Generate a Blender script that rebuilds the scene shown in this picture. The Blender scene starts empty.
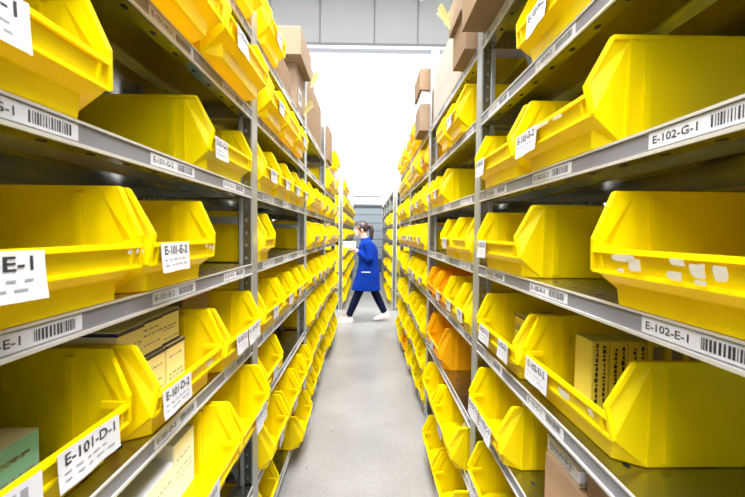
import bpy, bmesh, math, random
from mathutils import Vector, Matrix
R = random.Random(7)
scene = bpy.context.scene
COL = scene.collection
ZC = 1.42          # eye height
F = 386.0          # focal length in pixels
BAY = 1.28
Y1 = 1.57          # first upright in view
YR = 1.615         # the same on the right
A = 0.46           # half aisle to the shelf edge

# ------------------------------------------------------------ materials
def mat(name, col, rough=.5, metal=0., noise=0., nscale=6., bump=0., spec=.5, dark=None, stretch=None):
    m = bpy.data.materials.new(name); m.use_nodes = True
    nt = m.node_tree; b = nt.nodes['Principled BSDF']
    b.inputs['Base Color'].default_value = (*col, 1); b.inputs['Roughness'].default_value = rough
    b.inputs['Metallic'].default_value = metal; b.inputs['Specular IOR Level'].default_value = spec
    if noise or bump:
        tc = nt.nodes.new('ShaderNodeTexCoord'); mp = nt.nodes.new('ShaderNodeMapping')
        mp.inputs['Scale'].default_value = stretch or (1, 1, 1)
        nt.links.new(tc.outputs['Object'], mp.inputs['Vector'])
        n = nt.nodes.new('ShaderNodeTexNoise'); n.inputs['Scale'].default_value = nscale
        n.inputs['Detail'].default_value = 5
        nt.links.new(mp.outputs[0], n.inputs['Vector'])
        if noise:
            r = nt.nodes.new('ShaderNodeValToRGB')
            d = dark or tuple(c * (1 - noise) for c in col)
            r.color_ramp.elements[0].position = .3; r.color_ramp.elements[0].color = (*d, 1)
            r.color_ramp.elements[1].position = .7; r.color_ramp.elements[1].color = (*col, 1)
            nt.links.new(n.outputs['Fac'], r.inputs[0]); nt.links.new(r.outputs[0], b.inputs['Base Color'])
        if bump:
            bp = nt.nodes.new('ShaderNodeBump'); bp.inputs['Strength'].default_value = bump
            bp.inputs['Distance'].default_value = .01
            nt.links.new(n.outputs['Fac'], bp.inputs['Height']); nt.links.new(bp.outputs[0], b.inputs['Normal'])
    return m

def plastic(name, col, trans):
    """thin polypropylene: a glossy skin that lets some light through"""
    m = mat(name, col, .30, 0, .06, 9., .02, .22)
    nt = m.node_tree; b = nt.nodes['Principled BSDF']; out = nt.nodes['Material Output']
    t = nt.nodes.new('ShaderNodeBsdfTranslucent'); t.inputs[0].default_value = (*trans, 1)
    mx = nt.nodes.new('ShaderNodeMixShader'); mx.inputs[0].default_value = .28
    nt.links.new(b.outputs[0], mx.inputs[1]); nt.links.new(t.outputs[0], mx.inputs[2])
    nt.links.new(mx.outputs[0], out.inputs['Surface'])
    return m

M = dict(
    yellow=plastic('yellow_plastic', (.95, .83, .001), (1., .60, .001)),
    orange=plastic('orange_plastic', (.95, .50, .002), (1., .46, .003)),
    steel=mat('galvanised_steel', (.42, .43, .39), .24, 1., .16, 14., .02),
    post=mat('galvanised_post', (.40, .42, .42), .42, .6, .14, 10., .02),
    hole=mat('punched_hole', (.012, .012, .01), .9),
    card=mat('cardboard', (.23, .15, .09), .85, 0, .10, 5., .03, .2, None, (1, 1, 8)),
    card_pale=mat('pale_cardboard', (.245, .175, .12), .85, 0, .08, 5., .03, .2, None, (1, 1, 8)),
    card_dark=mat('brown_cardboard', (.40, .25, .145), .85, 0, .12, 5., .03, .2, None, (1, 1, 8)),
    pinkish=mat('pinkish_cardboard', (.46, .37, .32), .85, 0, .10, 5., .03, .2, None, (1, 8, 1)),
    tape=mat('packing_tape', (.50, .36, .20), .3),
    white=mat('white_carton', (.80, .82, .88), .6, 0, .04, 8.),
    paper=mat('label_paper', (.58, .58, .61), .6, 0, .05, 30.),
    scuff=mat('torn_paper', (.74, .70, .58), .8),
    ink=mat('black_ink', (.02, .02, .022), .6),
    grey_ink=mat('grey_ink', (.25, .25, .28), .6),
    strip=mat('label_rail', (.20, .20, .225), .45, .2),
    lip_highlight=mat('rail_edge_highlight', (.66, .66, .64), .35, .5),  # pale tone stands in for the highlight along the rail lips
    cream=mat('cream_carton', (.86, .77, .40), .6, 0, .06, 8.),
    straw=mat('straw_carton', (.72, .62, .10), .6, 0, .06, 8.),
    navy=mat('dark_band', (.02, .03, .09), .5),
    blue=mat('light_blue_carton', (.20, .50, .58), .5),
    red=mat('red_print', (.75, .08, .04), .5),
    pale_yellow=mat('pale_yellow_film', (.90, .82, .42), .35, 0, .1, 12., .3),
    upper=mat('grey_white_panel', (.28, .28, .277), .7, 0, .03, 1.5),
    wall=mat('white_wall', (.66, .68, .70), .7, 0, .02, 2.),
    joint=mat('panel_joint', (.13, .135, .14), .6),
    shutter=mat('blue_grey_shutter', (.15, .18, .20), .5, .1),
    shutter_line=mat('shutter_joint', (.06, .07, .08), .6),
    ceil=mat('ceiling_sheet', (.80, .79, .77), .7),
    skin=mat('skin', (.62, .34, .24), .5),
    hair=mat('dark_brown_hair', (.035, .018, .012), .45, 0, .5, 60., .3, .5, None, (1, 1, .2)),
    coat=mat('blue_work_coat', (.002, .026, .24), .9, 0, .25, 9., .25, .1),
    navycloth=mat('navy_trousers', (.005, .008, .028), .9, 0, .2, 12., .2, .1),
    shoe=mat('white_shoe', (.70, .68, .66), .5),
    pink=mat('shoe_sole', (.62, .50, .47), .5),
    lip=mat('lips', (.45, .12, .11), .4),
    eye=mat('eye', (.03, .02, .02), .2),
)
# concrete floor
def floor_material():
    m = mat('polished_concrete', (.56, .54, .525), .34)
    nt = m.node_tree; b = nt.nodes['Principled BSDF']
    tc = nt.nodes.new('ShaderNodeTexCoord')
    n1 = nt.nodes.new('ShaderNodeTexNoise'); n1.inputs['Scale'].default_value = 2.2; n1.inputs['Detail'].default_value = 8
    n2 = nt.nodes.new('ShaderNodeTexNoise'); n2.inputs['Scale'].default_value = 55; n2.inputs['Detail'].default_value = 3
    v = nt.nodes.new('ShaderNodeTexVoronoi'); v.inputs['Scale'].default_value = 5.5
    for n in (n1, n2, v): nt.links.new(tc.outputs['Object'], n.inputs['Vector'])
    r1 = nt.nodes.new('ShaderNodeValToRGB')
    r1.color_ramp.elements[0].position = .3; r1.color_ramp.elements[0].color = (.215, .212, .207, 1)
    r1.color_ramp.elements[1].position = .68; r1.color_ramp.elements[1].color = (.285, .282, .280, 1)
    nt.links.new(n1.outputs['Fac'], r1.inputs[0])
    r2 = nt.nodes.new('ShaderNodeValToRGB')
    r2.color_ramp.elements[0].position = .32; r2.color_ramp.elements[0].color = (.84, .84, .84, 1)
    r2.color_ramp.elements[1].position = .6; r2.color_ramp.elements[1].color = (1, 1, 1, 1)
    nt.links.new(n2.outputs['Fac'], r2.inputs[0])
    r3 = nt.nodes.new('ShaderNodeValToRGB')       # small dark specks
    r3.color_ramp.elements[0].position = .035; r3.color_ramp.elements[0].color = (.45, .44, .43, 1)
    r3.color_ramp.elements[1].position = .06; r3.color_ramp.elements[1].color = (1, 1, 1, 1)
    nt.links.new(v.outputs['Distance'], r3.inputs[0])
    def mul(a, c):
        x = nt.nodes.new('ShaderNodeMix'); x.data_type = 'RGBA'; x.blend_type = 'MULTIPLY'; x.inputs[0].default_value = 1
        nt.links.new(a, x.inputs[6]); nt.links.new(c, x.inputs[7]); return x.outputs[2]
    nt.links.new(mul(mul(r1.outputs[0], r2.outputs[0]), r3.outputs[0]), b.inputs['Base Color'])
    return m
M['floor'] = floor_material()

# ------------------------------------------------------------ mesh builder
class MB:
    def __init__(s): s.v = []; s.f = []; s.m = []; s.mats = []; s.sm = []
    def mi(s, k):
        if k not in s.mats: s.mats.append(k)
        return s.mats.index(k)
    def poly(s, pts, k, smooth=False):
        i = len(s.v); s.v += [tuple(p) for p in pts]; s.f.append(tuple(range(i, i + len(pts)))); s.m.append(s.mi(k)); s.sm.append(smooth)
    def box(s, x0, x1, y0, y1, z0, z1, k):
        i = len(s.v)
        s.v += [(x0, y0, z0), (x1, y0, z0), (x1, y1, z0), (x0, y1, z0), (x0, y0, z1), (x1, y0, z1), (x1, y1, z1), (x0, y1, z1)]
        for q in ((0, 3, 2, 1), (4, 5, 6, 7), (0, 1, 5, 4), (1, 2, 6, 5), (2, 3, 7, 6), (3, 0, 4, 7)):
            s.f.append(tuple(i + a for a in q)); s.m.append(s.mi(k)); s.sm.append(False)
    def bar(s, p, q, w, h, k):
        p = Vector(p); q = Vector(q); d = (q - p).normalized()
        u = Vector((0, 0, 1)) if abs(d.z) < .9 else Vector((1, 0, 0))
        a = d.cross(u).normalized() * w / 2; b = a.cross(d).normalized() * h / 2
        i = len(s.v)
        for c in (p, q):
            for e in (a + b, a - b, -a - b, -a + b): s.v.append(tuple(c + e))
        for qd in ((0, 1, 2, 3), (7, 6, 5, 4), (0, 4, 5, 1), (1, 5, 6, 2), (2, 6, 7, 3), (3, 7, 4, 0)):
            s.f.append(tuple(i + t for t in qd)); s.m.append(s.mi(k)); s.sm.append(False)
    def rings(s, rings, k, cap=True, smooth=True):
        n = len(rings[0]); i = len(s.v)
        for r in rings: s.v += [tuple(p) for p in r]
        for a in range(len(rings) - 1):
            for b in range(n):
                c = (b + 1) % n
                s.f.append((i + a * n + b, i + a * n + c, i + (a + 1) * n + c, i + (a + 1) * n + b)); s.m.append(s.mi(k)); s.sm.append(smooth)
        if cap:
            s.f.append(tuple(i + b for b in reversed(range(n)))); s.m.append(s.mi(k)); s.sm.append(False)
            j = i + (len(rings) - 1) * n
            s.f.append(tuple(j + b for b in range(n))); s.m.append(s.mi(k)); s.sm.append(False)
    def tube(s, pts, rad, k, n=10):
        pts = [Vector(p) for p in pts]; out = []
        for i, p in enumerate(pts):
            d = (pts[min(i + 1, len(pts) - 1)] - pts[max(i - 1, 0)]).normalized()
            u = Vector((0, 1, 0)) if abs(d.y) < .9 else Vector((1, 0, 0))
            a = d.cross(u).normalized(); b = d.cross(a).normalized()
            r = rad[i] if isinstance(rad, (list, tuple)) else rad
            ra, rb = r if isinstance(r, tuple) else (r, r)
            out.append([p + a * math.cos(t) * ra + b * math.sin(t) * rb for t in [2 * math.pi * j / n for j in range(n)]])
        s.rings(out, k)
    def ball(s, c, r, k, n=14, m=9):
        rx, ry, rz = r if isinstance(r, tuple) else (r, r, r)
        out = []
        for a in range(m + 1):
            ph = -math.pi / 2 + math.pi * (a + .02) / (m + .04)
            out.append([(c[0] + rx * math.cos(ph) * math.cos(t), c[1] + ry * math.cos(ph) * math.sin(t), c[2] + rz * math.sin(ph)) for t in [2 * math.pi * j / n for j in range(n)]])
        s.rings(out, k)
    def mesh(s, name, fixn=False):
        me = bpy.data.meshes.new(name); me.from_pydata(s.v, [], s.f)
        for k in s.mats: me.materials.append(M[k])
        me.polygons.foreach_set('material_index', s.m); me.polygons.foreach_set('use_smooth', s.sm)
        if fixn:
            b = bmesh.new(); b.from_mesh(me); bmesh.ops.recalc_face_normals(b, faces=b.faces); b.to_mesh(me); b.free()
        me.update(); return me

def link(name, me, parent=None, loc=None, rot=None):
    o = bpy.data.objects.new(name, me); COL.objects.link(o)
    if parent: o.parent = parent
    if loc is not None: o.location = loc
    if rot is not None: o.rotation_euler = rot
    return o
def tag(o, label, cat, group=None):
    o['label'] = label; o['category'] = cat
    if group: o['group'] = group
    return o
def struct(o): o['kind'] = 'structure'; return o
def baked(o):
    """mesh of an object with its modifiers applied"""
    dg = bpy.context.evaluated_depsgraph_get(); dg.update()
    me = bpy.data.meshes.new_from_object(o.evaluated_get(dg)); return me

# ------------------------------------------------------------ text glyph polygons
_tx = {}
def text_polys(s, bold=False):
    if s in _tx: return _tx[s]
    cu = bpy.data.curves.new('t', 'FONT'); cu.body = s; cu.size = 1; cu.resolution_u = 2
    cu.offset = .016
    o = bpy.data.objects.new('t', cu); COL.objects.link(o)
    me = baked(o)
    vs = [v.co.copy() for v in me.vertices]; fs = [tuple(p.vertices) for p in me.polygons]
    bpy.data.objects.remove(o); bpy.data.meshes.remove(me); bpy.data.curves.remove(cu)
    x0 = min(v.x for v in vs); x1 = max(v.x for v in vs); y0 = min(v.y for v in vs); y1 = max(v.y for v in vs)
    _tx[s] = ([((v.x - x0) / (x1 - x0), (v.y - y0) / (y1 - y0)) for v in vs], fs)
    return _tx[s]

def put_text(mb, s, y0, y1, z0, z1, x, k='ink', warp=None):
    vs, fs = text_polys(s); i = len(mb.v)
    for a, b in vs:
        p = (x, y0 + a * (y1 - y0), z0 + b * (z1 - z0)); mb.v.append(warp(p) if warp else p)
    for f in fs: mb.f.append(tuple(i + t for t in f)); mb.m.append(mb.mi(k)); mb.sm.append(False)

def barcode(mb, y0, y1, z0, z1, x, k='ink', seed=1, n=16):
    r = random.Random(seed); t = y0; u = (y1 - y0) / (n * 2.1)
    while t < y1 - u * 2:
        w = u * r.choice((.7, 1, 1.5, 1.9)); mb.poly([(x, t, z0), (x, t + w, z0), (x, t + w, z1), (x, t, z1)], k); t += w + u * r.choice((.7, 1., 1.3))

# local frame of every rack-mounted part: +x towards the aisle, +y to the reader's right, z up
# ------------------------------------------------------------ bins
_bins = {}
BH = .205
def bin_mesh(W, colr, H=BH, plain=False):
    key = (round(W, 2), colr, H, plain)
    if key in _bins: return _bins[key]
    W2 = W / 2; mb = MB(); k = colr; hs = H / .205
    ti = min(.04, W * .12)
    top = H; l0, l1, c1 = .059 * hs, .098 * hs, .117 * hs
    def P(x, y, z): return (x, y, z)
    D = -.455
    v = {}
    def V(n, x, y, z):
        v[n] = len(mb.v); mb.v.append((x, y, z))
    for s, sg in (('l', -1), ('r', 1)):
        V('bb' + s, D, sg * (W2 - .012), 0); V('bc' + s, -.024, sg * (W2 - .008), 0); V('bf' + s, .024, sg * (W2 - ti), 0)
        V('bg' + s, .026, sg * (W2 - ti + .004), l0 * .66); V('lb' + s, .046, sg * W2, l0); V('lt' + s, .052, sg * (W2 - .008), l1)
        V('c1' + s, .055, sg * (W2 - .012), c1); V('c2' + s, .012, sg * (W2 - .002), top); V('tc' + s, -.024, sg * W2, top); V('tb' + s, D - .008, sg * W2, top)
    F_ = [('bbl', 'bcl', 'bfl', 'bfr', 'bcr', 'bbr'), ('bbr', 'tbr', 'tbl', 'bbl'), ('bfl', 'bgl', 'bgr', 'bfr'), ('bgl', 'lbl', 'lbr', 'bgr'), ('lbl', 'ltl', 'ltr', 'lbr')]
    for s in 'lr':
        F_ += [('bb' + s, 'bc' + s, 'tc' + s, 'tb' + s), ('bc' + s, 'bf' + s, 'bg' + s), ('bc' + s, 'bg' + s, 'lb' + s), ('bc' + s, 'lb' + s, 'lt' + s, 'c1' + s, 'c2' + s, 'tc' + s)]
    for f in F_:
        mb.f.append(tuple(v[a] for a in f)); mb.m.append(mb.mi(k)); mb.sm.append(False)
    me = mb.mesh('storage_bin', True)
    o = bpy.data.objects.new('tmp', me); COL.objects.link(o)
    b = bmesh.new(); b.from_mesh(me); bmesh.ops.recalc_face_normals(b, faces=b.faces)
    bt = [f for f in b.faces if abs(f.normal.z) > .95 and f.calc_center_median().z < .01]
    if bt and bt[0].normal.z > 0: bmesh.ops.reverse_faces(b, faces=b.faces)
    b.to_mesh(me); b.free()
    md = o.modifiers.new('s', 'SOLIDIFY'); md.thickness = .0035; md.offset = -1; md.use_even_offset = True
    md = o.modifiers.new('b', 'BEVEL'); md.width = .0025; md.segments = 2; md.limit_method = 'ANGLE'; md.angle_limit = .6
    shell = baked(o); bpy.data.objects.remove(o)
    # rims, ribs and stacking ledges on top of the shell
    ex = MB(); t = .009
    for sg in (-1, 1):
        y = sg * (W2 + .0005)
        ex.bar((D - .01, y, top), (.012, y, top), .010, .008, k)
        ex.bar((.012, y - sg * .002, top), (.055, y - sg * .012, c1), .010, .008, k)
        ex.bar((.055, y - sg * .012, c1 + .003), (.047, y, l0), .010, .008, k)
        ex.bar((-.024, sg * (W2 - .0065), .005), (-.024, sg * (W2 + .0005), top), .007, .005, k)
        if W > .2:
            ex.bar((.048, sg * (W2 - .03), l0), (.054, sg * (W2 - .03), l1), .005, .005, k)
        # inner guide rib near the front corner
        ex.bar((-.060, sg * (W2 - .006), .01), (-.060, sg * (W2 - .006), top - .01), .014, .014, k)
        ex.box(.004, .054, sg * (W2 - .0135) - .0045, sg * (W2 - .0135) + .0045, l1 - .004, l1 + .010, k)
    ex.bar((D - .01, -W2, top), (D - .01, W2, top), .010, .008, k)
    ex.bar((.053, -W2 + .01, l1), (.053, W2 - .01, l1), .010, .008, k)
    ex.bar((.048, -W2, l0), (.048, W2, l0), .006, .006, k)
    ex.bar((D - .006, -W2 + .01, top * .8), (D - .006, W2 - .01, top * .8), .004, .004, k)
    exm = ex.mesh('x', True)
    b = bmesh.new(); b.from_mesh(shell); b.from_mesh(exm)
    me2 = bpy.data.meshes.new('storage_bin'); b.to_mesh(me2); b.free()
    me2.materials.append(M[k])
    for p in me2.polygons: p.material_index = 0
    bpy.data.meshes.remove(exm)
    _bins[key] = me2
    return me2

def bin_label_mesh(text, w, h, curl, seed):
    """white paper card on the bin's lip, lower edge curling out"""
    mb = MB(); n = 7; m = 5; rr = random.Random(seed)
    sk = rr.uniform(-.006, .006)
    def warp(p):
        x, y, z = p
        t = max(0, (-z) / h)
        return (x + curl * t * t * (1 + .6 * math.sin(y * 40 + seed)) + .0008 * math.sin(y * 90 + seed), y, z + sk * y / w)
    for i in range(n):
        for j in range(m):
            a0, a1 = -w / 2 + w * i / n, -w / 2 + w * (i + 1) / n; b0, b1 = -h * j / m, -h * (j + 1) / m
            mb.poly([warp((0, a0, b1)), warp((0, a1, b1)), warp((0, a1, b0)), warp((0, a0, b0))], 'paper', True)
            mb.poly([warp((-.0006, a0, b0)), warp((-.0006, a1, b0)), warp((-.0006, a1, b1)), warp((-.0006, a0, b1))], 'paper', True)
    e = .0007
    if text:
        put_text(mb, text, -w * .40, w * .40, -h * .40, -h * .10, e, 'ink', warp)
    else:
        for q in range(7): mb.poly([warp((e, -w * .38 + q * w * .11, -h * .4)), warp((e, -w * .38 + q * w * .11 + w * .07, -h * .4)), warp((e, -w * .38 + q * w * .11 + w * .07, -h * .13)), warp((e, -w * .38 + q * w * .11, -h * .13))], 'grey_ink')
    for row in (.56, .74):
        y = -w * .42
        while y < w * .32:
            l = w * rr.uniform(.05, .14); mb.poly([warp((e, y, -h * (row + .045))), warp((e, y + l, -h * (row + .045))), warp((e, y + l, -h * row)), warp((e, y, -h * row))], 'grey_ink'); y += l + w * rr.uniform(.03, .1)
    return mb.mesh('label_card')

_cards = {}
def card_mesh(text, w, h, curl, seed):
    key = (text, round(w, 3), round(h, 3), curl, seed)
    if key not in _cards: _cards[key] = bin_label_mesh(*key)
    return _cards[key]

ORD = ['first', 'second', 'third', 'fourth', 'fifth', 'sixth', 'seventh', 'eighth', 'ninth', 'tenth', 'eleventh', 'twelfth']
SHELF_WORD = {'A': 'bottom', 'B': 'second lowest', 'C': 'third lowest', 'D': 'fourth lowest', 'E': 'eye-level', 'G': 'third highest', 'H': 'second highest', 'I': 'top'}
GAP = {'A': 'bottom', 'B': 'second', 'C': 'third', 'D': 'fourth', 'E': 'fifth', 'G': 'sixth', 'H': 'seventh', 'I': 'top'}
def shelf_z(side, bay, sh):
    z = dict(A=.110, B=.390, C=.693, D=.975, E=1.293, G=1.593, H=1.900, I=2.205)[sh]
    if side == 'R' and sh == 'C': z = .672 if bay <= 1 else .607
    if side == 'R' and sh == 'B': z = .37 if bay <= 1 else .325
    if side == 'R' and sh == 'A': z = .070
    return z

def place(side, d, y, z):
    """world location: d = distance of the local origin from the aisle's centre line"""
    return (-d if side == 'L' else d, y, z)
def rotz(side): return 0 if side == 'L' else math.pi

def add_bin(side, sh, bay, y0, y1, pull=0., col='yellow', text=None, label=True, phrase='', seg=1, idx=0, lab_at=0., lw=.12, H=BH, bare=''):
    s0 = (Y1 if side == 'L' else YR) + (bay - 2) * BAY if seg == 1 else {'L': 7.07, 'R': 7.0}[side] + (bay - 1) * BAY
    y0 = max(y0, s0 + .04); y1 = min(y1, s0 + BAY - .04)
    W = round(y1 - y0 - .012, 2); yc = (y0 + y1) / 2
    z = shelf_z(side, bay, sh) + .0015
    o = link('storage_bin', bin_mesh(W, col, H), None, place(side, .48 - pull, yc, z), (0, 0, rotz(side)))
    rk = {('L', 1): 'left rack', ('R', 1): 'right rack', ('L', 2): 'far left rack', ('R', 2): 'far right rack'}[(side, seg)]
    lab = f"{col} bin{(' ' + phrase) if phrase else ''}, {ORD[idx]} along {GAP[sh]} shelf, {ORD[bay - 1]} bay, {rk}"
    tag(o, lab, 'storage bin', f"{col} open-front bins on the {'near' if seg == 1 else 'far'} racks")
    if label:
        hs = H / .205
        w = min(lw, W * .62); h = .062 if bay == 1 else .055
        sd = (idx * 3 + bay * 5 + ord(sh)) % 7 + (0 if bay > 1 else 10 * idx)
        c = link('label_card', card_mesh(text, w, h, -.001 if not text else .003, sd), o, (.0600, lab_at, .101 * hs))
    return o

# ------------------------------------------------------------ racks
def post_mesh(h):
    """perforated upright: front face, two flanges with slots"""
    mb = MB(); w = .035
    mb.box(-.006, 0, -w, w, 0, h, 'post'); mb.box(-.040, -.006, -w + .006, -w + .009, 0, h, 'steel'); mb.box(-.040, -.006, w - .009, w - .006, 0, h, 'steel')
    mb.box(-.055, -.040, -w, -w + .009, 0, h, 'post'); mb.box(-.055, -.040, w - .009, w, 0, h, 'post')
    mb.box(-.055, -.052, -w, -w + .012, 0, h, 'post'); mb.box(-.055, -.052, w - .012, w, 0, h, 'post')
    z = .06
    while z < h - .03:
        for sy, y in ((-1, -w + .0052), (1, w - .0052)):
            pts = [(-.028, y, z), (-.023, y, z), (-.021, y, z + .006), (-.023, y, z + .012), (-.028, y, z + .012), (-.030, y, z + .006)]
            mb.poly(pts, 'strip')
        z += .05
    mb.box(-.07, .008, -.045, .045, -.001, .005, 'post')
    return mb.mesh('upright')
def shelf_mesh():
    L = BAY - .076; y0, y1 = -L / 2, L / 2; D = -.542
    mb = MB()
    mb.box(D, -.001, y0, y1, -.002, 0, 'steel')                       # deck
    mb.box(-.004, 0, y0, y1, -.040, -.002, 'steel')                   # front face
    mb.box(0, .004, y0, y1, -.004, .0005, 'lip_highlight'); mb.box(0, .005, y0, y1, -.042, -.036, 'lip_highlight')   # rail lips, edge highlight painted in
    mb.box(0, .0008, y0, y1, -.036, -.004, 'strip')                  # label rail
    mb.box(-.034, -.004, y0, y1, -.042, -.040, 'steel')               # return under the front
    mb.box(D, D + .003, y0, y1, -.040, -.002, 'steel'); mb.box(D, D + .03, y0, y1, -.042, -.040, 'steel')
    for s in (y0, y1 - .002): mb.box(D, -.004, s, s + .002, -.040, -.002, 'steel')
    mb.box(-.27, -.22, y0, y1, -.020, -.002, 'steel')                 # stiffener
    n = 12
    for i in range(n):
        y = y0 + L * (i + .5) / n
        for x in (-.045, -.455):
            for zz in (.0006, -.0426 if x > -.1 else None):
                if zz is None: continue
                xx = x if zz > 0 else -.02
                c = [(xx + .006 * math.cos(t), y + .010 * math.sin(t), zz) for t in [math.pi / 4 * q for q in range(8)]]
                if zz < 0: c.reverse()
                mb.poly(c, 'hole')
    return mb.mesh('shelf')
def shelf_label_mesh(text, seed):
    mb = MB(); w, h = .205, .0265; x = 0
    mb.box(0, .0006, -w / 2, w / 2, -h, 0, 'paper'); e = .0009
    if text:
        put_text(mb, text, -w * .455, -w * .04, -h * .74, -h * .26, e)
        barcode(mb, w * .06, w * .45, -h * .82, -h * .18, e, 'ink', seed, 17)
    else:
        for q in range(9): mb.poly([(e, -w * .44 + q * .0095, -h * .7), (e, -w * .44 + q * .0095 + .006, -h * .7), (e, -w * .44 + q * .0095 + .006, -h * .3), (e, -w * .44 + q * .0095, -h * .3)], 'grey_ink')
        barcode(mb, w * .06, w * .45, -h * .82, -h * .18, e, 'grey_ink', seed, 13)
    return mb.mesh('shelf_label')
SH = shelf_mesh(); PM = post_mesh(2.75); BLANK = shelf_label_mesh(None, 3)
def brace_mesh():
    mb = MB()
    for z in (.3, 1.45, 2.6): mb.box(-.42, -.055, -.010, .010, z, z + .03, 'post')
    mb.bar((-.05, 0, .35), (-.43, 0, 1.42), .006, .025, 'post'); mb.bar((-.43, 0, 1.5), (-.05, 0, 2.58), .006, .025, 'post')
    return mb.mesh('frame_brace')
BR = brace_mesh()
def back_mesh():
    mb = MB(); mb.box(0, .0015, -BAY / 2 + .037, BAY / 2 - .037, 0, 2.2, 'steel')  # sheet added to keep light out from behind the shelves
    for z in (.0, .7, 1.4, 2.17): mb.box(.0015, .004, -BAY / 2 + .022, BAY / 2 - .022, z, z + .03, 'steel')
    return mb.mesh('added_back_panel')
BK = back_mesh()

def rack(side, ystart, nb, first, label, far=False):
    e = bpy.data.objects.new('shelving_rack', None); COL.objects.link(e)
    e.location = place(side, A, ystart, 0); e.rotation_euler = (0, 0, rotz(side))
    tag(e, label, 'shelving rack')
    s = 1 if side == 'L' else -1
    for i in range(nb + 1):
        u = link('upright', PM, e, (.004, s * i * BAY, 0))
        if far: u.scale = (1.4, 1, 1)
        r = link('upright', PM, e, (-.455 - .055, s * i * BAY, 0), (0, 0, math.pi)); r.location.x = -.510
        link('frame_brace', BR, e, (0, s * i * BAY, 0))
    for i in range(nb):
        bay = first + i; yc = s * (i + .5) * BAY
        link('added_back_panel', BK, e, (-.545, yc, .10))
        for sh in 'ABCDEGHI':
            z = shelf_z(side, bay, sh)
            o = link('shelf', SH, e, (0, yc, z))
            if far or bay < 1: continue
            for q in range(3):
                # position 1 is nearest the camera
                near = 1 + q; yy = (-.41 + .41 * q - (.035 if q == 0 and side == 'R' else 0)) * s
                t = None
                if bay == 1 and sh in 'HGEDC': t = f"E-{'101' if side == 'L' else '102'}-{sh}-{near}"
                link('shelf_label', shelf_label_mesh(t, ord(sh) + q) if t else BLANK, o, (.0008, yy, -.0062))
        mb = MB(); mb.box(-.01, -.004, -BAY / 2 + .021, BAY / 2 - .021, 0, .034, 'post')
        link('kick_plate', mb.mesh('kick_plate'), e, (0, yc, 0))
    return e
rack('L', Y1 - 3 * BAY, 6, -1, 'galvanised steel shelving rack full of yellow bins along the left of the aisle')
rack('R', YR - 3 * BAY, 6, -1, 'galvanised steel shelving rack full of bins along the right of the aisle')
rack('L', 7.07, 4, 1, 'galvanised rack beyond the cross aisle on the left, behind the walking person', True)
rack('R', 7.0, 4, 1, 'mostly empty galvanised rack beyond the cross aisle on the right', True)

# ------------------------------------------------------------ cartons
def carton_mesh(lx, ly, lz, k='card', tape=None, band=None, marks=0, seed=0, seam=True, lid=None):
    """origin at the bottom centre; +x faces the aisle"""
    mb = MB(); x, y = lx / 2, ly / 2
    c = min(.003, lx * .05)
    pr = [(-x + c, -y), (x - c, -y), (x, -y + c), (x, y - c), (x - c, y), (-x + c, y), (-x, y - c), (-x, -y + c)]
    mb.rings([[(a * .996, b * .996, 0) for a, b in pr], [(a, b, c) for a, b in pr], [(a, b, lz - c) for a, b in pr], [(a * .994, b * .994, lz) for a, b in pr]], k, True, False)
    e = .0008
    if seam: mb.box(-.0008, .0008, -y * .97, y * .97, lz - .0005, lz + .0006, 'ink' if k != 'white' else 'grey_ink')
    if lid: mb.box(-x + .001, x - .001, -y + .001, y - .001, lz - .001, lz + .0008, lid)
    if tape:
        mb.box(-.024, .024, -y - e, y + e, lz - .001, lz + e, tape)
        for s in (-1, 1): mb.box(-.024, .024, s * y - e, s * y + e, lz - .06 if lz > .08 else lz * .5, lz, tape)
    if band:
        for z in (.004, lz - .010): mb.box(-x - e, x + e, -y - e, y + e, z, z + .008, band)
    r = random.Random(seed)
    for i in range(marks):
        z = lz * r.uniform(.2, .75); h = .004
        a = -y * .8
        while a < y * .6:
            l = r.uniform(.006, .02); mb.poly([(x + e, a, z), (x + e, a + l, z), (x + e, a + l, z + h), (x + e, a, z + h)], 'grey_ink'); a += l + .006
        a = -x * .8
        while a < x * .6:
            l = r.uniform(.006, .02)
            for s in (-1, 1): mb.poly([(a, s * (y + e), z), (a + l, s * (y + e), z), (a + l, s * (y + e), z + h), (a, s * (y + e), z + h)], 'grey_ink')
            a += l + .008
    return mb
def carton(name, side, d, yc, z, size, label, cat='carton', group=None, rz=0., sticker=None, **kw):
    """d = distance of the aisle-side face from the centre line"""
    lx, ly, lz = size
    mb = carton_mesh(lx, ly, lz, **kw)
    if sticker:
        a, b, w, h = sticker
        mb.box(lx / 2, lx / 2 + .001, a, a + w, b, b + h, 'paper'); barcode(mb, a + w * .1, a + w * .9, b + h * .2, b + h * .8, lx / 2 + .0015, 'ink', 5, 8)
    o = link(name, mb.mesh(name), None, place(side, d + lx / 2, yc, z), (0, 0, rotz(side) + rz))
    return tag(o, label, cat, group)
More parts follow.
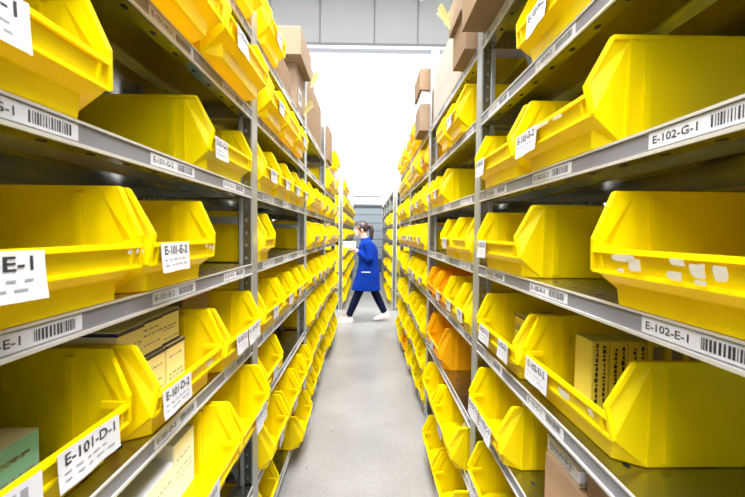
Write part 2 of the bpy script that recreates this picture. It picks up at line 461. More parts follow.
# ------------------------------------------------------------ bins on the racks
BINS = {
 # (side, bay, shelf): [(near y, far y, pull, colour, card text, look), ...]
 ('L', 1, 'I'): [(1.10, 1.49, .03, 'yellow', None, 'high above the second shelf')],
 ('L', 1, 'H'): [(.62, 1.03, .05, 'yellow', None, 'without a card'), (1.05, 1.47, .05, 'yellow', 'E-101-H-3', 'jutting over the shelf edge')],
 ('L', 1, 'G'): [(.30, .665, 0, 'yellow', 'E-101-G-1', 'with big curling card'), (1.11, 1.50, -.02, 'yellow', 'E-101-G-3', 'holding small blue and white cartons')],
 ('L', 1, 'E'): [(.33, .745, 0, 'yellow', 'E-101-E-1', 'empty, big folded card'), (.755, 1.09, 0, 'yellow', 'E-101-E-2', 'empty, printed card at its middle')],
 ('L', 1, 'D'): [(.36, .775, -.045, 'yellow', 'E-101-D-1', 'holding light blue carton'), (.785, 1.165, -.01, 'yellow', 'E-101-D-2', 'packed with cream cartons'), (1.17, 1.535, 0, 'yellow', 'E-101-D-3', 'holding carton with orange edge')],
 ('L', 1, 'C'): [(.66, 1.14, .05, 'yellow', None, 'with white cartons'), (1.15, 1.49, .05, 'yellow', 'E-101-C-3', 'empty, crumpled card')],
 ('L', 2, 'I'): [(1.62, 1.92, .02, 'yellow', None, 'beside cardboard boxes')],
 ('L', 2, 'H'): [(1.60, 1.93, .03, 'yellow', None, ''), (1.95, 2.25, .03, 'yellow', None, ''), (2.27, 2.56, .03, 'yellow', None, '')],
 ('L', 2, 'G'): [(1.60, 1.88, 0, 'yellow', None, ''), (1.90, 2.19, 0, 'yellow', None, ''), (2.21, 2.49, 0, 'yellow', None, ''), (2.51, 2.80, 0, 'yellow', None, '')],
 ('L', 2, 'E'): [(1.60, 1.79, 0, 'yellow', None, 'on its own')],
 ('L', 2, 'D'): [(1.60, 1.96, 0, 'yellow', None, ''), (1.99, 2.28, 0, 'yellow', None, ''), (2.31, 2.54, 0, 'yellow', None, ''), (2.56, 2.80, 0, 'yellow', None, '')],
 ('L', 2, 'C'): [(1.60, 1.95, 0, 'yellow', None, 'on its own')],
 ('L', 2, 'B'): [(1.60, 1.93, .03, 'yellow', None, ''), (1.96, 2.26, .03, 'yellow', None, ''), (2.29, 2.55, .03, 'yellow', None, ''), (2.57, 2.80, .03, 'yellow', None, '')],
 ('L', 2, 'A'): [(1.60, 1.86, 0, 'yellow', None, ''), (2.26, 2.66, .05, 'yellow', None, 'with white boxes in front')],
 ('R', 1, 'H'): [(.74, 1.145, 0, 'yellow', 'E-102-H-2', 'with slanting card')],
 ('R', 1, 'G'): [(.745, 1.13, 0, 'yellow', 'E-102-G-2', 'with torn paper on its lip'), (1.15, 1.53, .005, 'yellow', 'E-102-G-3', 'with card by the post')],
 ('R', 1, 'E'): [(.31, .735, 0, 'yellow', '', 'with scraps of torn label'), (1.09, 1.50, 0, 'yellow', 'E-102-E-3', 'empty, curling card by the post')],
 ('R', 1, 'D'): [(.70, 1.11, -.032, 'yellow', 'E-102-D-2', 'full of striped straw-coloured cartons'), (1.12, 1.53, -.015, 'yellow', 'E-102-D-3', 'with two cards')],
 ('R', 1, 'C'): [(1.17, 1.535, .01, 'yellow', 'E-102-C-3', 'with grey sheet inside')],
 ('R', 1, 'B'): [(.78, 1.12, .0, 'yellow', None, 'cut by the picture edge'), (1.14, 1.53, .01, 'yellow', 'E-102-B-3', 'with large card')],
 ('R', 2, 'H'): [(1.80, 2.08, .02, 'yellow', None, ''), (2.12, 2.32, .02, 'yellow', None, '')],
 ('R', 2, 'G'): [(2.28, 2.60, 0, 'yellow', None, ''), (2.61, 2.80, 0, 'yellow', None, '')],
 ('R', 2, 'E'): [(1.61, 1.94, 0, 'yellow', None, ''), (1.97, 2.25, 0, 'yellow', None, '')],
 ('R', 2, 'D'): [(1.60, 1.82, 0, 'yellow', None, ''), (1.84, 2.12, 0, 'yellow', None, ''), (2.15, 2.42, 0, 'orange', None, ''), (2.45, 2.74, 0, 'orange', None, '')],
 ('R', 2, 'C'): [(2.24, 2.70, .0, 'orange', None, 'large and scooped')],
 ('R', 2, 'B'): [(1.72, 2.20, .04, 'yellow', None, 'with grey roll inside'), (2.22, 2.62, .04, 'yellow', None, 'with red cloth inside')],
 ('R', 2, 'A'): [(1.60, 1.98, .07, 'yellow', None, ''), (2.0, 2.38, .07, 'yellow', None, '')],
}
rb = random.Random(21)
def fill(side, bay, sh, a, b, wmin=.19, wmax=.30, skip=0., orange=0., pull=.0):
    """widths chosen bin by bin between two distances"""
    t = a; out = []
    while t + wmin < b:
        w = rb.uniform(wmin, wmax)
        if t + w > b: w = b - t
        if w < .14: break
        if rb.random() > skip: out.append((t, t + w, pull + rb.uniform(-.01, .02), 'orange' if rb.random() < orange else 'yellow', None, ''))
        t += w + rb.uniform(.01, .035)
    BINS[(side, bay, sh)] = out
y3, y4 = YR + BAY, YR + 2 * BAY
e = .03
for sh in 'ABCDEG': fill('L', 3, sh, y3 + e, y3 + BAY - e, pull=.01)
BINS[('L', 3, 'G')] = [(2.95, 3.42, .02, 'yellow', None, 'wide'), (3.45, 3.72, .0, 'yellow', None, ''), (3.75, 4.08, .02, 'yellow', None, '')]
BINS[('L', 3, 'H')] = []
for sh in 'ABCDEGH': fill('L', 4, sh, y4 + e, y4 + BAY - e, .2, .3, pull=.02)
BINS[('L', 4, 'I')] = [(4.75, 5.05, .07, 'yellow', None, 'standing out over the aisle')]
for sh in 'ABCDEGH': fill('R', 3, sh, y3 + e, y3 + BAY - e, .19, .3, orange=.03, pull=.01)
BINS[('R', 3, 'H')] = [(2.89, 3.2, .0, 'orange', None, ''), (3.22, 3.56, .04, 'yellow', None, ''), (3.58, 4.07, .02, 'yellow', None, '')]
for sh in 'ABCDEGH': fill('R', 4, sh, y4 + e, y4 + BAY - e, .2, .3, orange=.03, pull=.02)
BINS[('R', 4, 'I')] = [(4.2, 4.5, .04, 'yellow', None, ''), (4.55, 4.85, .03, 'yellow', None, ''), (4.9, 5.2, .04, 'yellow', None, '')]
BINS[('R', 3, 'I')] = [(3.35, 3.65, .05, 'yellow', None, 'beside cardboard boxes'), (3.7, 4.05, .04, 'yellow', None, '')]
LABW = {('L', 'G', 0): (.17, -.09), ('L', 'E', 0): (.18, -.12), ('L', 'D', 0): (.145, .08), ('L', 'E', 1): (.12, -.07), ('L', 'D', 1): (.13, -.10), ('L', 'D', 2): (.14, .09), ('L', 'G', 1): (.10, -.13), ('L', 'H', 1): (.10, -.10), ('L', 'C', 1): (.13, .03),
        ('R', 'H', 0): (.11, -.05), ('R', 'G', 0): (.13, -.10), ('R', 'G', 1): (.10, -.10), ('R', 'E', 1): (.10, -.12), ('R', 'D', 0): (.13, -.105), ('R', 'D', 1): (.12, -.09), ('R', 'C', 0): (.13, -.095), ('R', 'B', 1): (.14, -.10)}
NOCARD = {('L', 'H', 0), ('L', 'I', 0), ('R', 'E', 0)}
made = {}
for (side, bay, sh), lst in BINS.items():
    for i, (a, b, pull, c, txt, ph) in enumerate(lst):
        lw, at = (.10, 0.)
        if bay == 1: lw, at = LABW.get((side, sh, i), (.12, 0))
        lab = not (bay == 1 and (side, sh, i) in NOCARD)
        H = .25 if (side, bay, sh) == ('R', 2, 'C') else BH
        if bay > 1 and (i * 7 + bay * 3 + ord(sh)) % 5 == 0: lab = False
        made[(side, bay, sh, i)] = add_bin(side, sh, bay, a, b, pull, c, txt or None, lab, ph, 1, i, at * 1., lw, H)
# second card on some bins, and scraps of torn label
b = made[('R', 1, 'D', 1)]; link('label_card', card_mesh('E-102-D-3', .09, .06, .003, 4), b, (.0600, .11, .101))
b = made[('L', 1, 'D', 2)]; link('label_card', card_mesh('E-101-D-3', .11, .062, .003, 3), b, (.0600, -.05, .101)); 
b = made[('R', 1, 'C', 0)]; link('label_card', card_mesh('E-102-C-3', .13, .062, .004, 6), b, (.0600, .05, .101))
b = made[('L', 1, 'D', 0)]; link('label_card', card_mesh(None, .16, .066, .003, 8), b, (.0600, -.10, .101))
for o_, l_ in ((('R', 1, 'E', 0), [(-.073, .088, .07, .014), (-.048, .078, .035, .026), (-.085, .067, .02, .008), (.038, .090, .03, .011), (.03, .070, .03, .014), (.068, .081, .028, .022), (.070, .0655, .020, .007), (.10, .080, .024, .024)]),
               (('L', 1, 'E', 0), [(.15, .088, .014, .010), (.172, .089, .010, .010), (.19, .088, .008, .008)]),
               (('L', 1, 'E', 1), [(.09, .088, .02, .009), (.115, .085, .015, .012), (.135, .082, .016, .018)]),
               (('R', 1, 'D', 0), [(.035, .078, .06, .024), (.145, .086, .018, .015)]),
               (('R', 1, 'G', 0), [(-.01, .091, .09, .010), (.07, .088, .05, .009)]),
               (('L', 1, 'D', 1), [(.08, .080, .05, .014)])):
    for s_ in l_:
        mb = MB(); y_, z_, w_, h_ = s_; n_ = 9; pts = []
        for q in range(n_):
            t = 2 * math.pi * q / n_; rr_ = rb.uniform(.78, 1.12)
            zz = z_ + h_ / 2 * max(-.85, min(.85, math.sin(t) * 1.25)) * rr_
            pts.append((.0468 + (zz - .059) * .23 + .0065, y_ + w_ / 2 * max(-.85, min(.85, math.cos(t) * 1.25)) * rr_, zz))
        mb.poly(pts, 'scuff'); link('torn_label_scrap', mb.mesh('torn_label_scrap'), made[o_])

# ------------------------------------------------------------ what lies in the bins
def inside(side, sh, bay, d, y, size, label, name='carton', dz=.006, cat='carton', rz=0., group=None, **kw):
    return carton(name, side, d, y, shelf_z(side, bay, sh) + dz, size, label, cat, group, rz, **kw)
# left, D shelf, second bin: cream cartons with dark bands, in two layers
zb = .0055
for i, (y, d, z, sz, lab) in enumerate([
        (.855, .53, 0, (.17, .10, .135), 'cream carton, nearest at the bottom of the packed left bin under the cream stack'),
        (.962, .53, 0, (.17, .10, .135), 'cream carton, middle of the bottom layer in the packed left bin'),
        (1.07, .53, 0, (.17, .10, .135), 'cream carton, farthest of the bottom layer in the packed left bin'),
        (.852, .52, .131, (.24, .095, .095), 'cream carton with dark bands, nearest on top of the packed left bin'),
        (.952, .53, .131, (.24, .095, .095), 'cream carton with dark bands, middle of the top layer in the packed left bin'),
        (1.052, .535, .131, (.24, .095, .095), 'cream carton with dark bands, farthest on top of the packed left bin')]):
    inside('L', 'D', 1, d, y, sz, lab, dz=zb + z, k='cream', band='navy' if z else 'navy', marks=3, seed=i, group='cream cartons in the packed left bin', seam=False)
inside('L', 'D', 1, .575, .60, (.26, .15, .09), 'light blue carton with cream top lying in the nearest lower left bin', k='blue', lid='cream', marks=4, seed=3, seam=False)
inside('L', 'D', 1, .57, 1.295, (.28, .20, .235), 'tan carton with orange edge standing in the left bin by the post', k='card_pale', band='red', marks=6, seed=12, seam=False)
inside('L', 'G', 1, .56, 1.35, (.05, .04, .185), 'small white and blue carton upright in the upper left bin, nearer one', k='blue', band='paper', marks=2, seed=4, seam=False)
inside('L', 'G', 1, .55, 1.405, (.05, .045, .165), 'small white carton upright in the upper left bin, farther one', k='white', marks=2, seed=5, seam=False)
# left, C shelf: white cartons leaning in the bin
for y, d, sz, lab in ((1.05, .50, (.20, .115, .160), 'white carton standing tallest at the far end of the lower left bin'), (.912, .495, (.22, .14, .125), 'white carton with bright top, middle of the lower left bin'), (.757, .49, (.22, .14, .108), 'white carton at the near end of the lower left bin')):
    inside('L', 'C', 1, d, y, sz, lab, dz=zb, k='white', marks=3, seed=int(y * 100), group='white cartons in the lower left bin', seam=False)
# left, A shelf: white boxes
inside('L', 'A', 2, .49, 2.42, (.10, .12, .17), 'white carton in the bottom left bin over the floor', k='white', marks=2, seed=44, seam=False)
inside('L', 'A', 2, .50, 2.56, (.09, .10, .15), 'tan carton in the bottom left bin over the floor', k='card', marks=2, seed=45, seam=False)
# right, D shelf: rows of straw cartons
WHO = ['nearest the aisle', 'second from the aisle', 'third from the aisle', 'fourth from the aisle', 'fifth from the aisle', 'sixth from the aisle', 'seventh from the aisle', 'deepest in the row']
for i in range(8):
    d0 = .540 + .046 * i
    mb = carton_mesh(.043, .075, .185, 'straw', marks=0, seam=False)
    rq = random.Random(70 + i)
    for col_ in (-.012, .006) if i < 3 else (-.004,):            # columns of upright print on the end that faces along the aisle
        z = .012
        while z < (.17 if i < 3 else .12):
            l = rq.uniform(.004, .012); w_ = rq.uniform(.004, .008); mb.poly([(col_, .0383, z), (col_, .0383, z + l), (col_ + w_, .0383, z + l), (col_ + w_, .0383, z)], 'ink'); z += l + .003
    if i >= 3: mb.poly([(-.014, .0383, .14), (-.014, .0383, .172), (.012, .0383, .172), (.012, .0383, .14)], 'grey_ink')
    mb.box(-.0217, .0217, -.0377, .0377, .0, .003, 'navy')
    tag(link('carton', mb.mesh('carton'), None, place('R', d0 + .0215, .945, shelf_z('R', 1, 'D') + .0055), (0, 0, math.pi)), 'slim straw-coloured carton with upright print, ' + WHO[i] + ' in the right bin', 'carton', 'slim straw cartons in a row in the right bin')
inside('R', 'D', 1, .55, 1.36, (.14, .11, .15), 'straw and cream carton lying in the right bin with two cards', k='straw', band='navy', marks=8, seed=77, seam=False)
inside('R', 'C', 1, .56, 1.30, (.012, .10, .19), 'grey card sheet standing in the lower right bin', 'card_sheet', k='paper', seed=2, cat='card sheet', seam=False)
# right, C shelf: brown cardboard box with cartons on it
inside('R', 'C', 1, .50, .90, (.34, .29, .145), 'plain brown cardboard box on the shelf under the striped-carton bin', 'cardboard_box', dz=.0015, cat='cardboard box', k='card_dark', tape='tape', seed=1)
inside('R', 'C', 1, .505, .965, (.16, .16, .05), 'flat white and tan carton lying on the brown box, lower right', dz=.148, k='white', band='tape', marks=4, seed=8, seam=False)
inside('R', 'C', 1, .515, .81, (.18, .12, .075), 'dark brown carton beside the flat one on the brown box, lower right', dz=.148, k='card_dark', seed=8)
# right, B shelf second bay: soft contents
mb = MB(); mb.tube([(0, -.09, .05), (0, .09, .05)], .035, 'white', 14); mb.tube([(0, -.091, .05), (0, .091, .05)], .014, 'grey_ink', 10)
tag(link('paper_roll', mb.mesh('paper_roll'), None, place('R', .55, 1.93, shelf_z('R', 2, 'B') + .02)), 'small grey paper roll lying in a low right bin beside the post', 'paper roll')
def cloth(name, k, loc, s, label, cat, seed):
    r = random.Random(seed); me = bpy.data.meshes.new(name); b = bmesh.new()
    bmesh.ops.create_icosphere(b, subdivisions=3, radius=1)
    for v in b.verts:
        n = v.co.normalized(); q = 1 + .16 * math.sin(n.x * 7 + seed) * math.cos(n.y * 6) + .10 * math.sin(n.z * 13 + n.x * 9) + r.uniform(-.03, .03)
        v.co = Vector((n.x * s[0] * q, n.y * s[1] * q, max(n.z * s[2] * q, -s[2] * .7)))
    for f in b.faces: f.smooth = True
    b.to_mesh(me); b.free(); me.materials.append(M[k])
    return tag(link(name, me, None, loc), label, cat)
cloth('red_cloth', 'red', place('R', .56, 2.42, shelf_z('R', 2, 'B') + .075), (.07, .11, .085), 'crumpled red cloth in a low bin of the right rack', 'cloth', 3)

# ------------------------------------------------------------ boxes on the top shelves
def top(side, bay, d, y, size, label, dz=.0015, **kw):
    return carton('cardboard_box', side, d, y, shelf_z(side, bay, 'I') + dz, size, label, 'cardboard box', None, **kw)
top('L', 2, .455, 2.15, (.34, .30, .13), 'low brown cardboard box on the left top shelf between yellow bin and stack', k='card', tape='tape')
BOXL1 = top('L', 2, .455, 2.64, (.36, .34, .205), 'cardboard box with white barcode sticker, lowest of the stack on the left top shelf', k='card_pale', tape='tape', sticker=(-.10, .05, .10, .10), marks=2)
top('L', 2, .46, 2.64, (.34, .33, .07), 'flat cardboard box in the middle of the stack on the left top shelf', dz=.208, k='card_pale')
top('L', 2, .41, 2.57, (.44, .42, .165), 'large cardboard box crowning the stack on the left top shelf', dz=.28, k='card_pale', tape='tape', seed=3)
top('L', 3, .46, 3.10, (.42, .42, .30), 'cardboard box low on the left top shelf past the barcode stack', k='card', tape='tape', marks=2, seed=5)
BOXL2 = top('L', 3, .465, 3.12, (.40, .40, .24), 'pale cardboard box stacked above another past the barcode stack, left', dz=.303, k='card_pale', seed=5)
top('L', 3, .47, 3.62, (.40, .50, .42), 'tall cardboard box at the left top shelf beside the perforated post', k='card', tape='tape', seed=6)
top('L', 4, .43, 4.42, (.40, .42, .36), 'reddish tan cardboard box on the far left top shelf behind the post', k='card', seed=7)
top('R', 1, .36, 1.28, (.50, .51, .26), 'long cardboard box jutting over the aisle at the upper right', k='card', tape='tape', seed=9)
top('R', 2, .405, 1.785, (.40, .23, .16), 'small cardboard box on the right top shelf just past the first post', k='card', tape='tape', seed=10)
BOXR2 = top('R', 2, .385, 1.79, (.42, .24, .13), 'cardboard box stacked on the small one past the first right post', dz=.1625, k='card_pale', seed=11)
BOXR1 = top('R', 2, .455, 2.34, (.42, .80, .33), 'long pale pink cardboard box filling the right top shelf', k='pinkish', marks=3, seed=12)
top('R', 3, .39, 3.13, (.36, .30, .20), 'small cardboard box low on the right top shelf past the tall post', k='card_pale', marks=3, seed=13)
top('R', 3, .385, 3.13, (.38, .34, .16), 'reddish cardboard box stacked past the tall post, right top shelf', dz=.3, k='card', seed=14)
top('R', 3, .40, 3.13, (.36, .30, .095), 'flat pale carton between two boxes past the tall post, right', dz=.203, k='white', marks=2, seed=15)
# pale yellow film flaps hanging off the boxes
def flap(box, loc, w, h, seed):
    """a creased fan of thin film stuck to a box face that looks at the aisle"""
    mb = MB(); n = 9; r = random.Random(seed); rows = 5
    g = [[(x0_, yy, zz) for (x0_, yy, zz) in [(.004 + (q / rows) ** 1.5 * .05 + .010 * (i % 2) * q / rows, (i / (n - 1) - .5) * w * (.25 + .75 * q / rows), h * q / rows * (1 - .25 * abs(i / (n - 1) - .5)))]][0] for q in range(rows + 1) for i in range(n)]
    for q in range(rows):
        for i in range(n - 1):
            a = q * n + i; pts = [g[a], g[a + 1], g[a + n + 1], g[a + n]]
            mb.poly(pts, 'pale_yellow'); mb.poly([(x - .001, y, z) for x, y, z in reversed(pts)], 'pale_yellow')
    o = link('film_flap', mb.mesh('film_flap'), box, loc); o['label'] = 'pale yellow film flap'
flap(BOXL1, (.18, .09, .02), .16, .10, 1); flap(BOXL2, (.20, .0, .06), .17, .11, 2)
flap(BOXR2, (.21, -.07, .02), .10, .10, 3); flap(BOXR1, (.21, .30, .24), .12, .10, 4)

# ------------------------------------------------------------ the racks past the cross aisle
groups = [('L', 7.07, 4, 'ABCDEGHI', .02), ('R', 7.0, 4, 'ABCDEG', .55)]
r2 = random.Random(5)
for side, ys, nb, shs, skip in groups:
    for bay in range(1, nb + 1):
        for sh in shs:
            if bay > 2 and (side == 'R' or sh in 'A'): continue
            if side == 'L' and sh == 'I' and bay > 1: continue
            t = ys + (bay - 1) * BAY + .04; end = t + BAY - .08; i = 0
            while t + .28 < end + .01:
                w = .29 if bay < 3 else .39
                if t + w > end: break
                if r2.random() > skip:
                    z = shelf_z(side, bay, sh)
                    add_bin(side, sh, bay, t, t + w, .03, 'orange' if r2.random() < .03 else 'yellow', None, bay == 1 and r2.random() < .6, '', 2, i)
                    i += 1
                t += w + .012

# ------------------------------------------------------------ the room
def plane_obj(name, pts, k):
    mb = MB(); mb.poly(pts, k); return struct(link(name, mb.mesh(name)))
X0, X1, Yb, Yf, ZT = -9., 9., -7., 14., 9.9
plane_obj('floor', [(X0, Yb, 0), (X1, Yb, 0), (X1, Yf, 0), (X0, Yf, 0)], 'floor')
plane_obj('ceiling', [(X0, Yb, ZT), (X0, Yf, ZT), (X1, Yf, ZT), (X1, Yb, ZT)], 'ceil')
plane_obj('wall_back', [(X0, Yf, 0), (X1, Yf, 0), (X1, Yf, ZT), (X0, Yf, ZT)], 'wall')
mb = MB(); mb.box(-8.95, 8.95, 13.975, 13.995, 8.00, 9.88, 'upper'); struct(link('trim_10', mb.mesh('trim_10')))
plane_obj('wall_front', [(X1, Yb, 0), (X0, Yb, 0), (X0, Yb, ZT), (X1, Yb, ZT)], 'wall')
plane_obj('wall_left', [(X0, Yb, 0), (X0, Yf, 0), (X0, Yf, ZT), (X0, Yb, ZT)], 'wall')
plane_obj('wall_right', [(X1, Yf, 0), (X1, Yb, 0), (X1, Yb, ZT), (X1, Yf, ZT)], 'wall')
# beam under the upper wall panels, panel joints, and brackets
mb = MB(); mb.box(-8.9, 8.9, 13.80, 13.998, 7.86, 8.00, 'wall'); mb.box(-8.9, 8.9, 13.76, 13.80, 7.98, 8.05, 'joint'); mb.box(-8.9, 8.9, 13.78, 13.80, 7.80, 7.86, 'strip')
struct(link('trim_1', mb.mesh('trim_1')))
for n, x in enumerate((-5.2, -3.5, -1.75, .18, 1.72, 3.6, 5.4)):
    mb = MB(); mb.box(x - .022, x + .022, 13.955, 13.974, 8.05, 9.88, 'joint'); struct(link(f'trim_{n + 2}', mb.mesh('trim')))
def bracket(x, lab):
    mb = MB(); mb.tube([(0, 0, 0), (0, 0, -.28), (.03, 0, -.36)], .028, 'joint', 8); mb.ball((.03, 0, -.40), (.07, .07, .05), 'wall')
    mb.box(-.07, .07, -.07, .07, -.001, .02, 'joint')
    tag(link('hanging_bracket', mb.mesh('hanging_bracket'), None, (x, 13.6, 9.87)), lab, 'bracket', 'brackets under the roof')
bracket(-1.78, 'small grey bracket hanging above the beam, leftmost of three over the doorway')
bracket(.05, 'small grey bracket hanging above the beam, middle of the three')
bracket(1.75, 'small grey bracket hanging above the beam, rightmost of the three')
mb = MB(); mb.tube([(1.2, 13.55, 9.84), (2.6, 13.5, 9.80), (4.2, 13.45, 9.70)], .03, 'joint', 8)
tag(link('roof_pipe', mb.mesh('roof_pipe')), 'thin grey pipe running just under the roof above the right rack', 'pipe')
# ribbed blue-grey shutter at the end of the aisle
mb = MB(); z = 0.; n = 0
Hs = [.34] * 8
mb.box(-3.2, 3.2, 13.90, 13.94, 0, 2.36, 'shutter')
for i in range(8):
    mb.box(-3.2, 3.2, 13.885, 13.90, i * .295 + .02, i * .295 + .275, 'shutter')
    mb.box(-3.2, 3.2, 13.893, 13.899, i * .295 - .004 + .001, i * .295 + .02, 'shutter_line')
o = link('door_1', mb.mesh('door_1')); struct(o)
mb = MB(); mb.box(-3.3, 3.3, 13.78, 13.95, 2.36, 2.44, 'shutter_line'); mb.box(-3.3, 3.3, 13.80, 13.95, 2.44, 2.68, 'wall'); mb.box(-3.3, 3.3, 13.82, 13.95, 2.68, 2.74, 'joint')
for s in (-1, 1): mb.box(s * 3.25 - .06, s * 3.25 + .06, 13.84, 13.95, 0, 2.36, 'joint')
struct(link('trim_9', mb.mesh('trim_9')))

# dark trolley at the foot of the shutter
mb = MB(); mb.box(-.28, .28, -.2, .2, .14, .18, 'navy'); mb.box(-.26, .26, -.18, -.15, .18, .55, 'navy'); mb.box(-.26, .26, .15, .18, .18, .55, 'navy')
t = link('hand_trolley', mb.mesh('hand_trolley'), None, (.52, 12.9, 0)); tag(t, 'dark hand trolley by the shutter behind the walking person', 'trolley')
for sx in (-.22, .22):
    for sy in (-.15, .15):
        w = MB(); w.tube([(sx, sy - .015, .07), (sx, sy + .015, .07)], .068, 'ink', 14); w.box(sx - .012, sx + .012, sy - .02, sy + .02, .07, .142, 'joint'); link('wheel', w.mesh('wheel'), t)

# ------------------------------------------------------------ the person
def voxel(mb, name, size, smooth=6):
    o = bpy.data.objects.new('t', mb.mesh('t', True)); COL.objects.link(o)
    m = o.modifiers.new('r', 'REMESH'); m.mode = 'VOXEL'; m.voxel_size = size; m.use_smooth_shade = True
    m = o.modifiers.new('s', 'SMOOTH'); m.iterations = smooth; m.factor = .5
    me = baked(o); me.name = name; bpy.data.objects.remove(o)
    me.materials.clear()
    for p in me.polygons: p.use_smooth = True; p.material_index = 0
    return me
def loft(mb, secs, k, n=20):
    """secs: (z, cx, cy, rx, ry)"""
    mb.rings([[(cx + rx * math.cos(t), cy + ry * math.sin(t), z) for t in [2 * math.pi * j / n for j in range(n)]] for z, cx, cy, rx, ry in secs], k)
P = bpy.data.objects.new('person', None); COL.objects.link(P); P.location = (0, 6.12, 0)
tag(P, 'person with dark ponytail, blue work coat and white shoes, walking left with a white box', 'person')
HX, HZ = -.105, 1.475     # head centre; she faces -x and looks slightly down
b = MB()
b.ball((HX + .012, 0, HZ + .02), (.092, .072, .098), 'skin', 20, 14)                 # skull
b.ball((HX - .030, 0, HZ - .035), (.055, .056, .072), 'skin', 16, 10)                # face
b.ball((HX - .062, 0, HZ - .088), (.024, .028, .020), 'skin')                        # chin
b.tube([(HX - .080, 0, HZ + .012), (HX - .100, 0, HZ - .022), (HX - .108, 0, HZ - .036), (HX - .088, 0, HZ - .044)], [.009, .011, .012, .008], 'skin', 8)
b.ball((HX - .084, 0, HZ - .060), (.010, .020, .006), 'skin'); b.ball((HX - .082, 0, HZ - .072), (.009, .017, .006), 'skin')
for s in (-1, 1): b.ball((HX + .018, s * .072, HZ - .010), (.018, .010, .030), 'skin')
b.tube([(HX + .02, 0, HZ - .05), (-.045, 0, 1.33), (-.02, 0, 1.27)], [.052, .050, .062], 'skin', 14)
loft(b, [(.80, .03, 0, .09, .14), (.92, .025, 0, .085, .13), (1.05, .02, 0, .08, .125), (1.2, .0, 0, .09, .16), (1.29, -.01, 0, .06, .10)], 'skin')
# arms: near (left, -y) and far
ARMS = []
for s, sh, el, wr in ((-1, (.0, -.165, 1.255), (.045, -.215, 1.00), (-.155, -.125, 1.135)), (1, (-.01, .165, 1.255), (.02, .21, 1.00), (-.175, .12, 1.135))):
    b.tube([sh, el], [.045, .036], 'skin', 12); b.tube([el, wr], [.037, .024], 'skin', 12)
    ARMS.append((s, sh, el, wr))
    # hand: palm under the box, five fingers curling up round its side
    w = Vector(wr); ydir = -s
    palm = w + Vector((-.065, .006 * ydir, .018))
    b.tube([w, w + Vector((-.03, 0, .008)), palm, palm + Vector((-.018, 0, .004))], [(.024, .019), (.036, .015), (.040, .014), (.036, .012)], 'skin', 12)
    for q, L in enumerate((.062, .072, .068, .052)):
        base = palm + Vector((-.016, (-.030 + .020 * q) * 1.0, .004))
        b.tube([base - Vector((-.02, 0, 0)), base + Vector((-L * .5, 0, -.002)), base + Vector((-L * .85, 0, .010)), base + Vector((-L, 0, .024))], [.0085, .0085, .008, .0065], 'skin', 8)
    b.tube([w + Vector((-.025, .02 * ydir, .014)), w + Vector((-.045, .045 * ydir * -1, .030)), w + Vector((-.070, .048 * ydir * -1, .055)), w + Vector((-.085, .046 * ydir * -1, .070))], [.012, .011, .010, .008], 'skin', 8)
# legs
LEGS = [((.02, -.075, .82), (-.14, -.075, .47), (-.29, -.07, .10)), ((.04, .075, .82), (.13, .08, .46), (.29, .075, .13))]
for hp, kn, an in LEGS:
    b.tube([hp, kn], [.085, .055], 'skin', 14); b.tube([kn, tuple(Vector(kn).lerp(Vector(an), .35)), an], [.053, .055, .034], 'skin', 14)
for (hp, kn, an), (toe, z) in zip(LEGS, ((Vector((-.17, 0, -.03)), 0), (Vector((.02 - .12, 0, -.09)), 0))):
    a = Vector(an); b.tube([a, a + Vector((0, 0, -.05)), a + toe * .9], [.032, .034, .024], 'skin', 10)
body = link('body', voxel(b, 'body', .0065, 3), P); body.data.materials.append(M['skin'])
# face details
f = MB()
for s in (-1, 1):
    f.ball((HX - .078, s * .029, HZ - .002), (.006, .011, .007), 'eye', 10, 6)
    f.tube([(HX - .083, s * .014, HZ + .020), (HX - .080, s * .03, HZ + .024), (HX - .066, s * .046, HZ + .018)], .0035, 'hair', 6)
link('eyes', f.mesh('eyes'), P)
f = MB(); f.ball((HX - .092, 0, HZ - .066), (.006, .019, .0065), 'lip', 10, 6); link('lips', f.mesh('lips'), P)
# glasses-free hair: cap, fringe and ponytail
h = MB()
h.ball((HX + .026, 0, HZ + .040), (.098, .084, .098), 'hair', 22, 14)
h.ball((HX - .045, 0, HZ + .085), (.055, .062, .040), 'hair', 16, 10)
for s in (-1, 1): h.tube([(HX - .06, s * .050, HZ + .07), (HX - .035, s * .076, HZ + .02), (HX + .00, s * .078, HZ - .03)], [.016, .014, .010], 'hair', 10)
h.tube([(HX + .10, 0, HZ + .06), (HX + .145, 0, HZ + .055), (HX + .170, 0, HZ - .01), (HX + .165, 0, HZ - .10), (HX + .175, 0, HZ - .17)], [.030, .034, .040, .034, .012], 'hair', 14)
hair = link('hair', voxel(h, 'hair', .007, 3), P); hair.data.materials.append(M['hair'])
# trousers
t = MB()
for hp, kn, an in LEGS:
    K = Vector(kn); Av = Vector(an)
    t.tube([hp, tuple(Vector(hp).lerp(K, .5)), kn, tuple(K.lerp(Av, .4)), tuple(K.lerp(Av, .96))], [.105, .088, .068, .064, .052], 'navycloth', 16)
loft(t, [(.74, .035, 0, .10, .15), (.84, .035, 0, .115, .165), (.96, .03, 0, .10, .15)], 'navycloth')
tr = link('trousers', voxel(t, 'trousers', .009, 4), P); tr.data.materials.append(M['navycloth'])
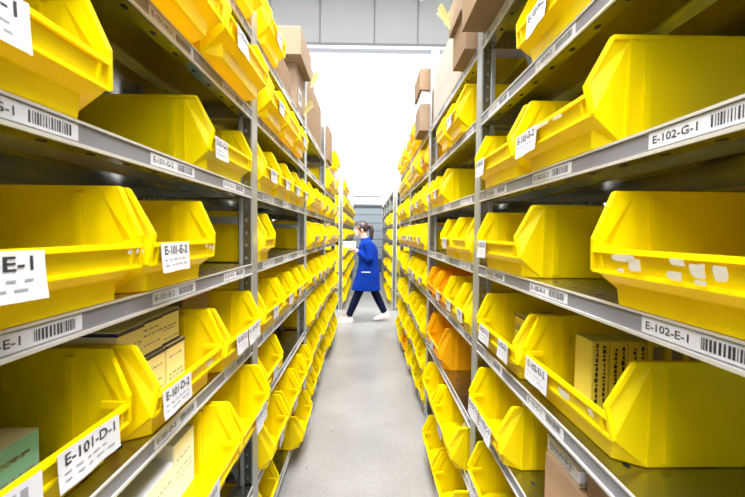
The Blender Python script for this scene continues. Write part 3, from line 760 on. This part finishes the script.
# coat
c = MB()
loft(c, [(.515, -.02, 0, .235, .215), (.60, -.015, 0, .215, .21), (.78, .01, 0, .185, .20), (.92, .015, 0, .162, .185), (1.03, .015, 0, .155, .18), (1.15, .01, 0, .155, .19), (1.235, -.002, 0, .130, .19), (1.285, -.015, 0, .085, .13), (1.325, -.025, 0, .064, .075)], 'coat', 28)
for s, sh, el, wr in ARMS:
    W = Vector(wr); E = Vector(el)
    c.tube([tuple(Vector(sh) + Vector((0, -s * .03, .0))), sh, tuple(Vector(sh).lerp(E, .5)), el], [.066, .072, .064, .056], 'coat', 16)
    c.tube([el, tuple(E.lerp(W, .5)), tuple(E.lerp(W, .93))], [.057, .050, .042], 'coat', 16)
coat = link('coat', voxel(c, 'coat', .009, 3), P); coat.data.materials.append(M['coat'])
co = MB()
co.rings([[(-.028 + r_ * 1.05 * math.cos(t_), r_ * math.sin(t_), z_ + .014 * math.cos(t_)) for t_ in [2 * math.pi * j / 20 for j in range(20)]] for r_, z_ in ((.080, 1.302), (.072, 1.345), (.066, 1.345), (.070, 1.305))], 'coat', False)
link('collar', co.mesh('collar'), P)
pk = MB(); pk.box(-.09, .05, -.199, -.190, .81, .822, 'paper')
pk_o = link('pocket_trim', pk.mesh('pocket_trim'), P); pk_o['label'] = 'white strip on the coat pocket'
pk = MB()
for q in range(5): pk.tube([(-.118 - .003 * max(0, 3 - q) ** 2, -.03, .72 + q * .11), (-.130 - .003 * max(0, 3 - q) ** 2, -.03, .72 + q * .11)], .009, 'navy', 10)
link('buttons', pk.mesh('buttons'), P)
# shoes
def shoe(an, pitch, name='shoe'):
    m = MB(); n = 16
    secs = [(.055, .036, .005, .075), (.03, .044, .0, .095), (-.03, .042, .0, .092), (-.09, .046, .0, .068), (-.14, .048, .0, .056), (-.185, .040, .003, .046), (-.212, .022, .008, .034)]
    rings = []
    for x, hw, z0, z1 in secs:
        rings.append([(x, hw * math.cos(t_) * (1 if math.sin(t_) < 0 else .86), z0 + (z1 - z0) * (.5 + .5 * math.copysign(abs(math.sin(t_)) ** .6, math.sin(t_)))) for t_ in [2 * math.pi * j / n for j in range(n)]])
    m.rings(rings, 'shoe')
    me = m.mesh(name, True)
    o = link(name, me, P, (an[0], an[1], 0), (0, pitch, 0))
    sl = MB()
    rr = []
    for x, hw, z0, z1 in secs: rr.append([(x, -hw - .004, z0 - .001), (x, hw + .004, z0 - .001), (x, hw + .004, z0 + .016), (x, -hw - .004, z0 + .016)])
    sl.rings(rr, 'pink', True, False); link('sole', sl.mesh('sole', True), o)
    lc = MB()
    for x in (-.045, -.065, -.085, -.105): lc.box(x, x + .008, -.025, .025, .088 + (x + .04) * .42, .093 + (x + .04) * .42, 'grey_ink')
    link('laces', lc.mesh('laces'), o)
    return o
s1 = shoe((-.275, -.07), 0.); s1.location.z = .003
s2 = shoe((.335, .075), -.30); s2.location.z = .012
s2.location = (.315, .075, .070); s2.rotation_euler = (0, -.30, 0)
# the white box she carries
mb = carton_mesh(.19, .235, .092, 'white', marks=3, seed=4, seam=True)
tag(link('white_box', mb.mesh('white_box'), None, (-.278, 6.12, 1.189)), 'white cardboard box carried in both hands by the walking person', 'box')

# ------------------------------------------------------------ light
def area(name, loc, sx, sy, power, col=(1, 1, 1), rot=(0, 0, 0)):
    l = bpy.data.lights.new(name, 'AREA'); l.shape = 'RECTANGLE'; l.size = sx; l.size_y = sy; l.energy = power; l.color = col
    o = bpy.data.objects.new(name, l); COL.objects.link(o); o.location = loc; o.rotation_euler = rot; return o
area('roof_light', (0, .5, 9.7), 9, 8.6, 3250, (1, .99, .985))
area('roof_light', (0, 9.3, 9.7), 9, 4.5, 70, (.98, .99, 1))
area('added_front_fill', (0, -6.8, 6.2), 12, 4, 560, (1, .985, .96), (math.radians(90), 0, 0))  # added fill from behind the camera; the wall there has no opening
w = bpy.data.worlds.new('w'); scene.world = w; w.use_nodes = True
w.node_tree.nodes['Background'].inputs[0].default_value = (.9, .95, 1, 1); w.node_tree.nodes['Background'].inputs[1].default_value = .3

# ------------------------------------------------------------ camera
cd = bpy.data.cameras.new('camera'); cam = bpy.data.objects.new('camera', cd); COL.objects.link(cam)
cd.sensor_width = 36; cd.lens = 36 * F / 745; cd.clip_start = .02; cd.clip_end = 100
cam.location = (0, 0, ZC)
cam.matrix_world = Matrix.Translation((0, 0, ZC)) @ Matrix.Rotation(-.0130, 4, 'Z') @ Matrix.Rotation(math.pi / 2 - .0402, 4, 'X') @ Matrix.Rotation(.0095, 4, 'Z')
cd.dof.use_dof = True; cd.dof.focus_distance = 3.4; cd.dof.aperture_fstop = 10
scene.camera = cam
scene.view_settings.view_transform = 'Standard'; scene.view_settings.look = 'None'
scene.view_settings.gamma = 1; scene.view_settings.use_curve_mapping = False; scene.view_settings.exposure = 1.1
scene.cycles.use_denoising = True; scene.cycles.max_bounces = 10; scene.cycles.diffuse_bounces = 6; scene.cycles.glossy_bounces = 5
scene.cycles.sample_clamp_indirect = 6
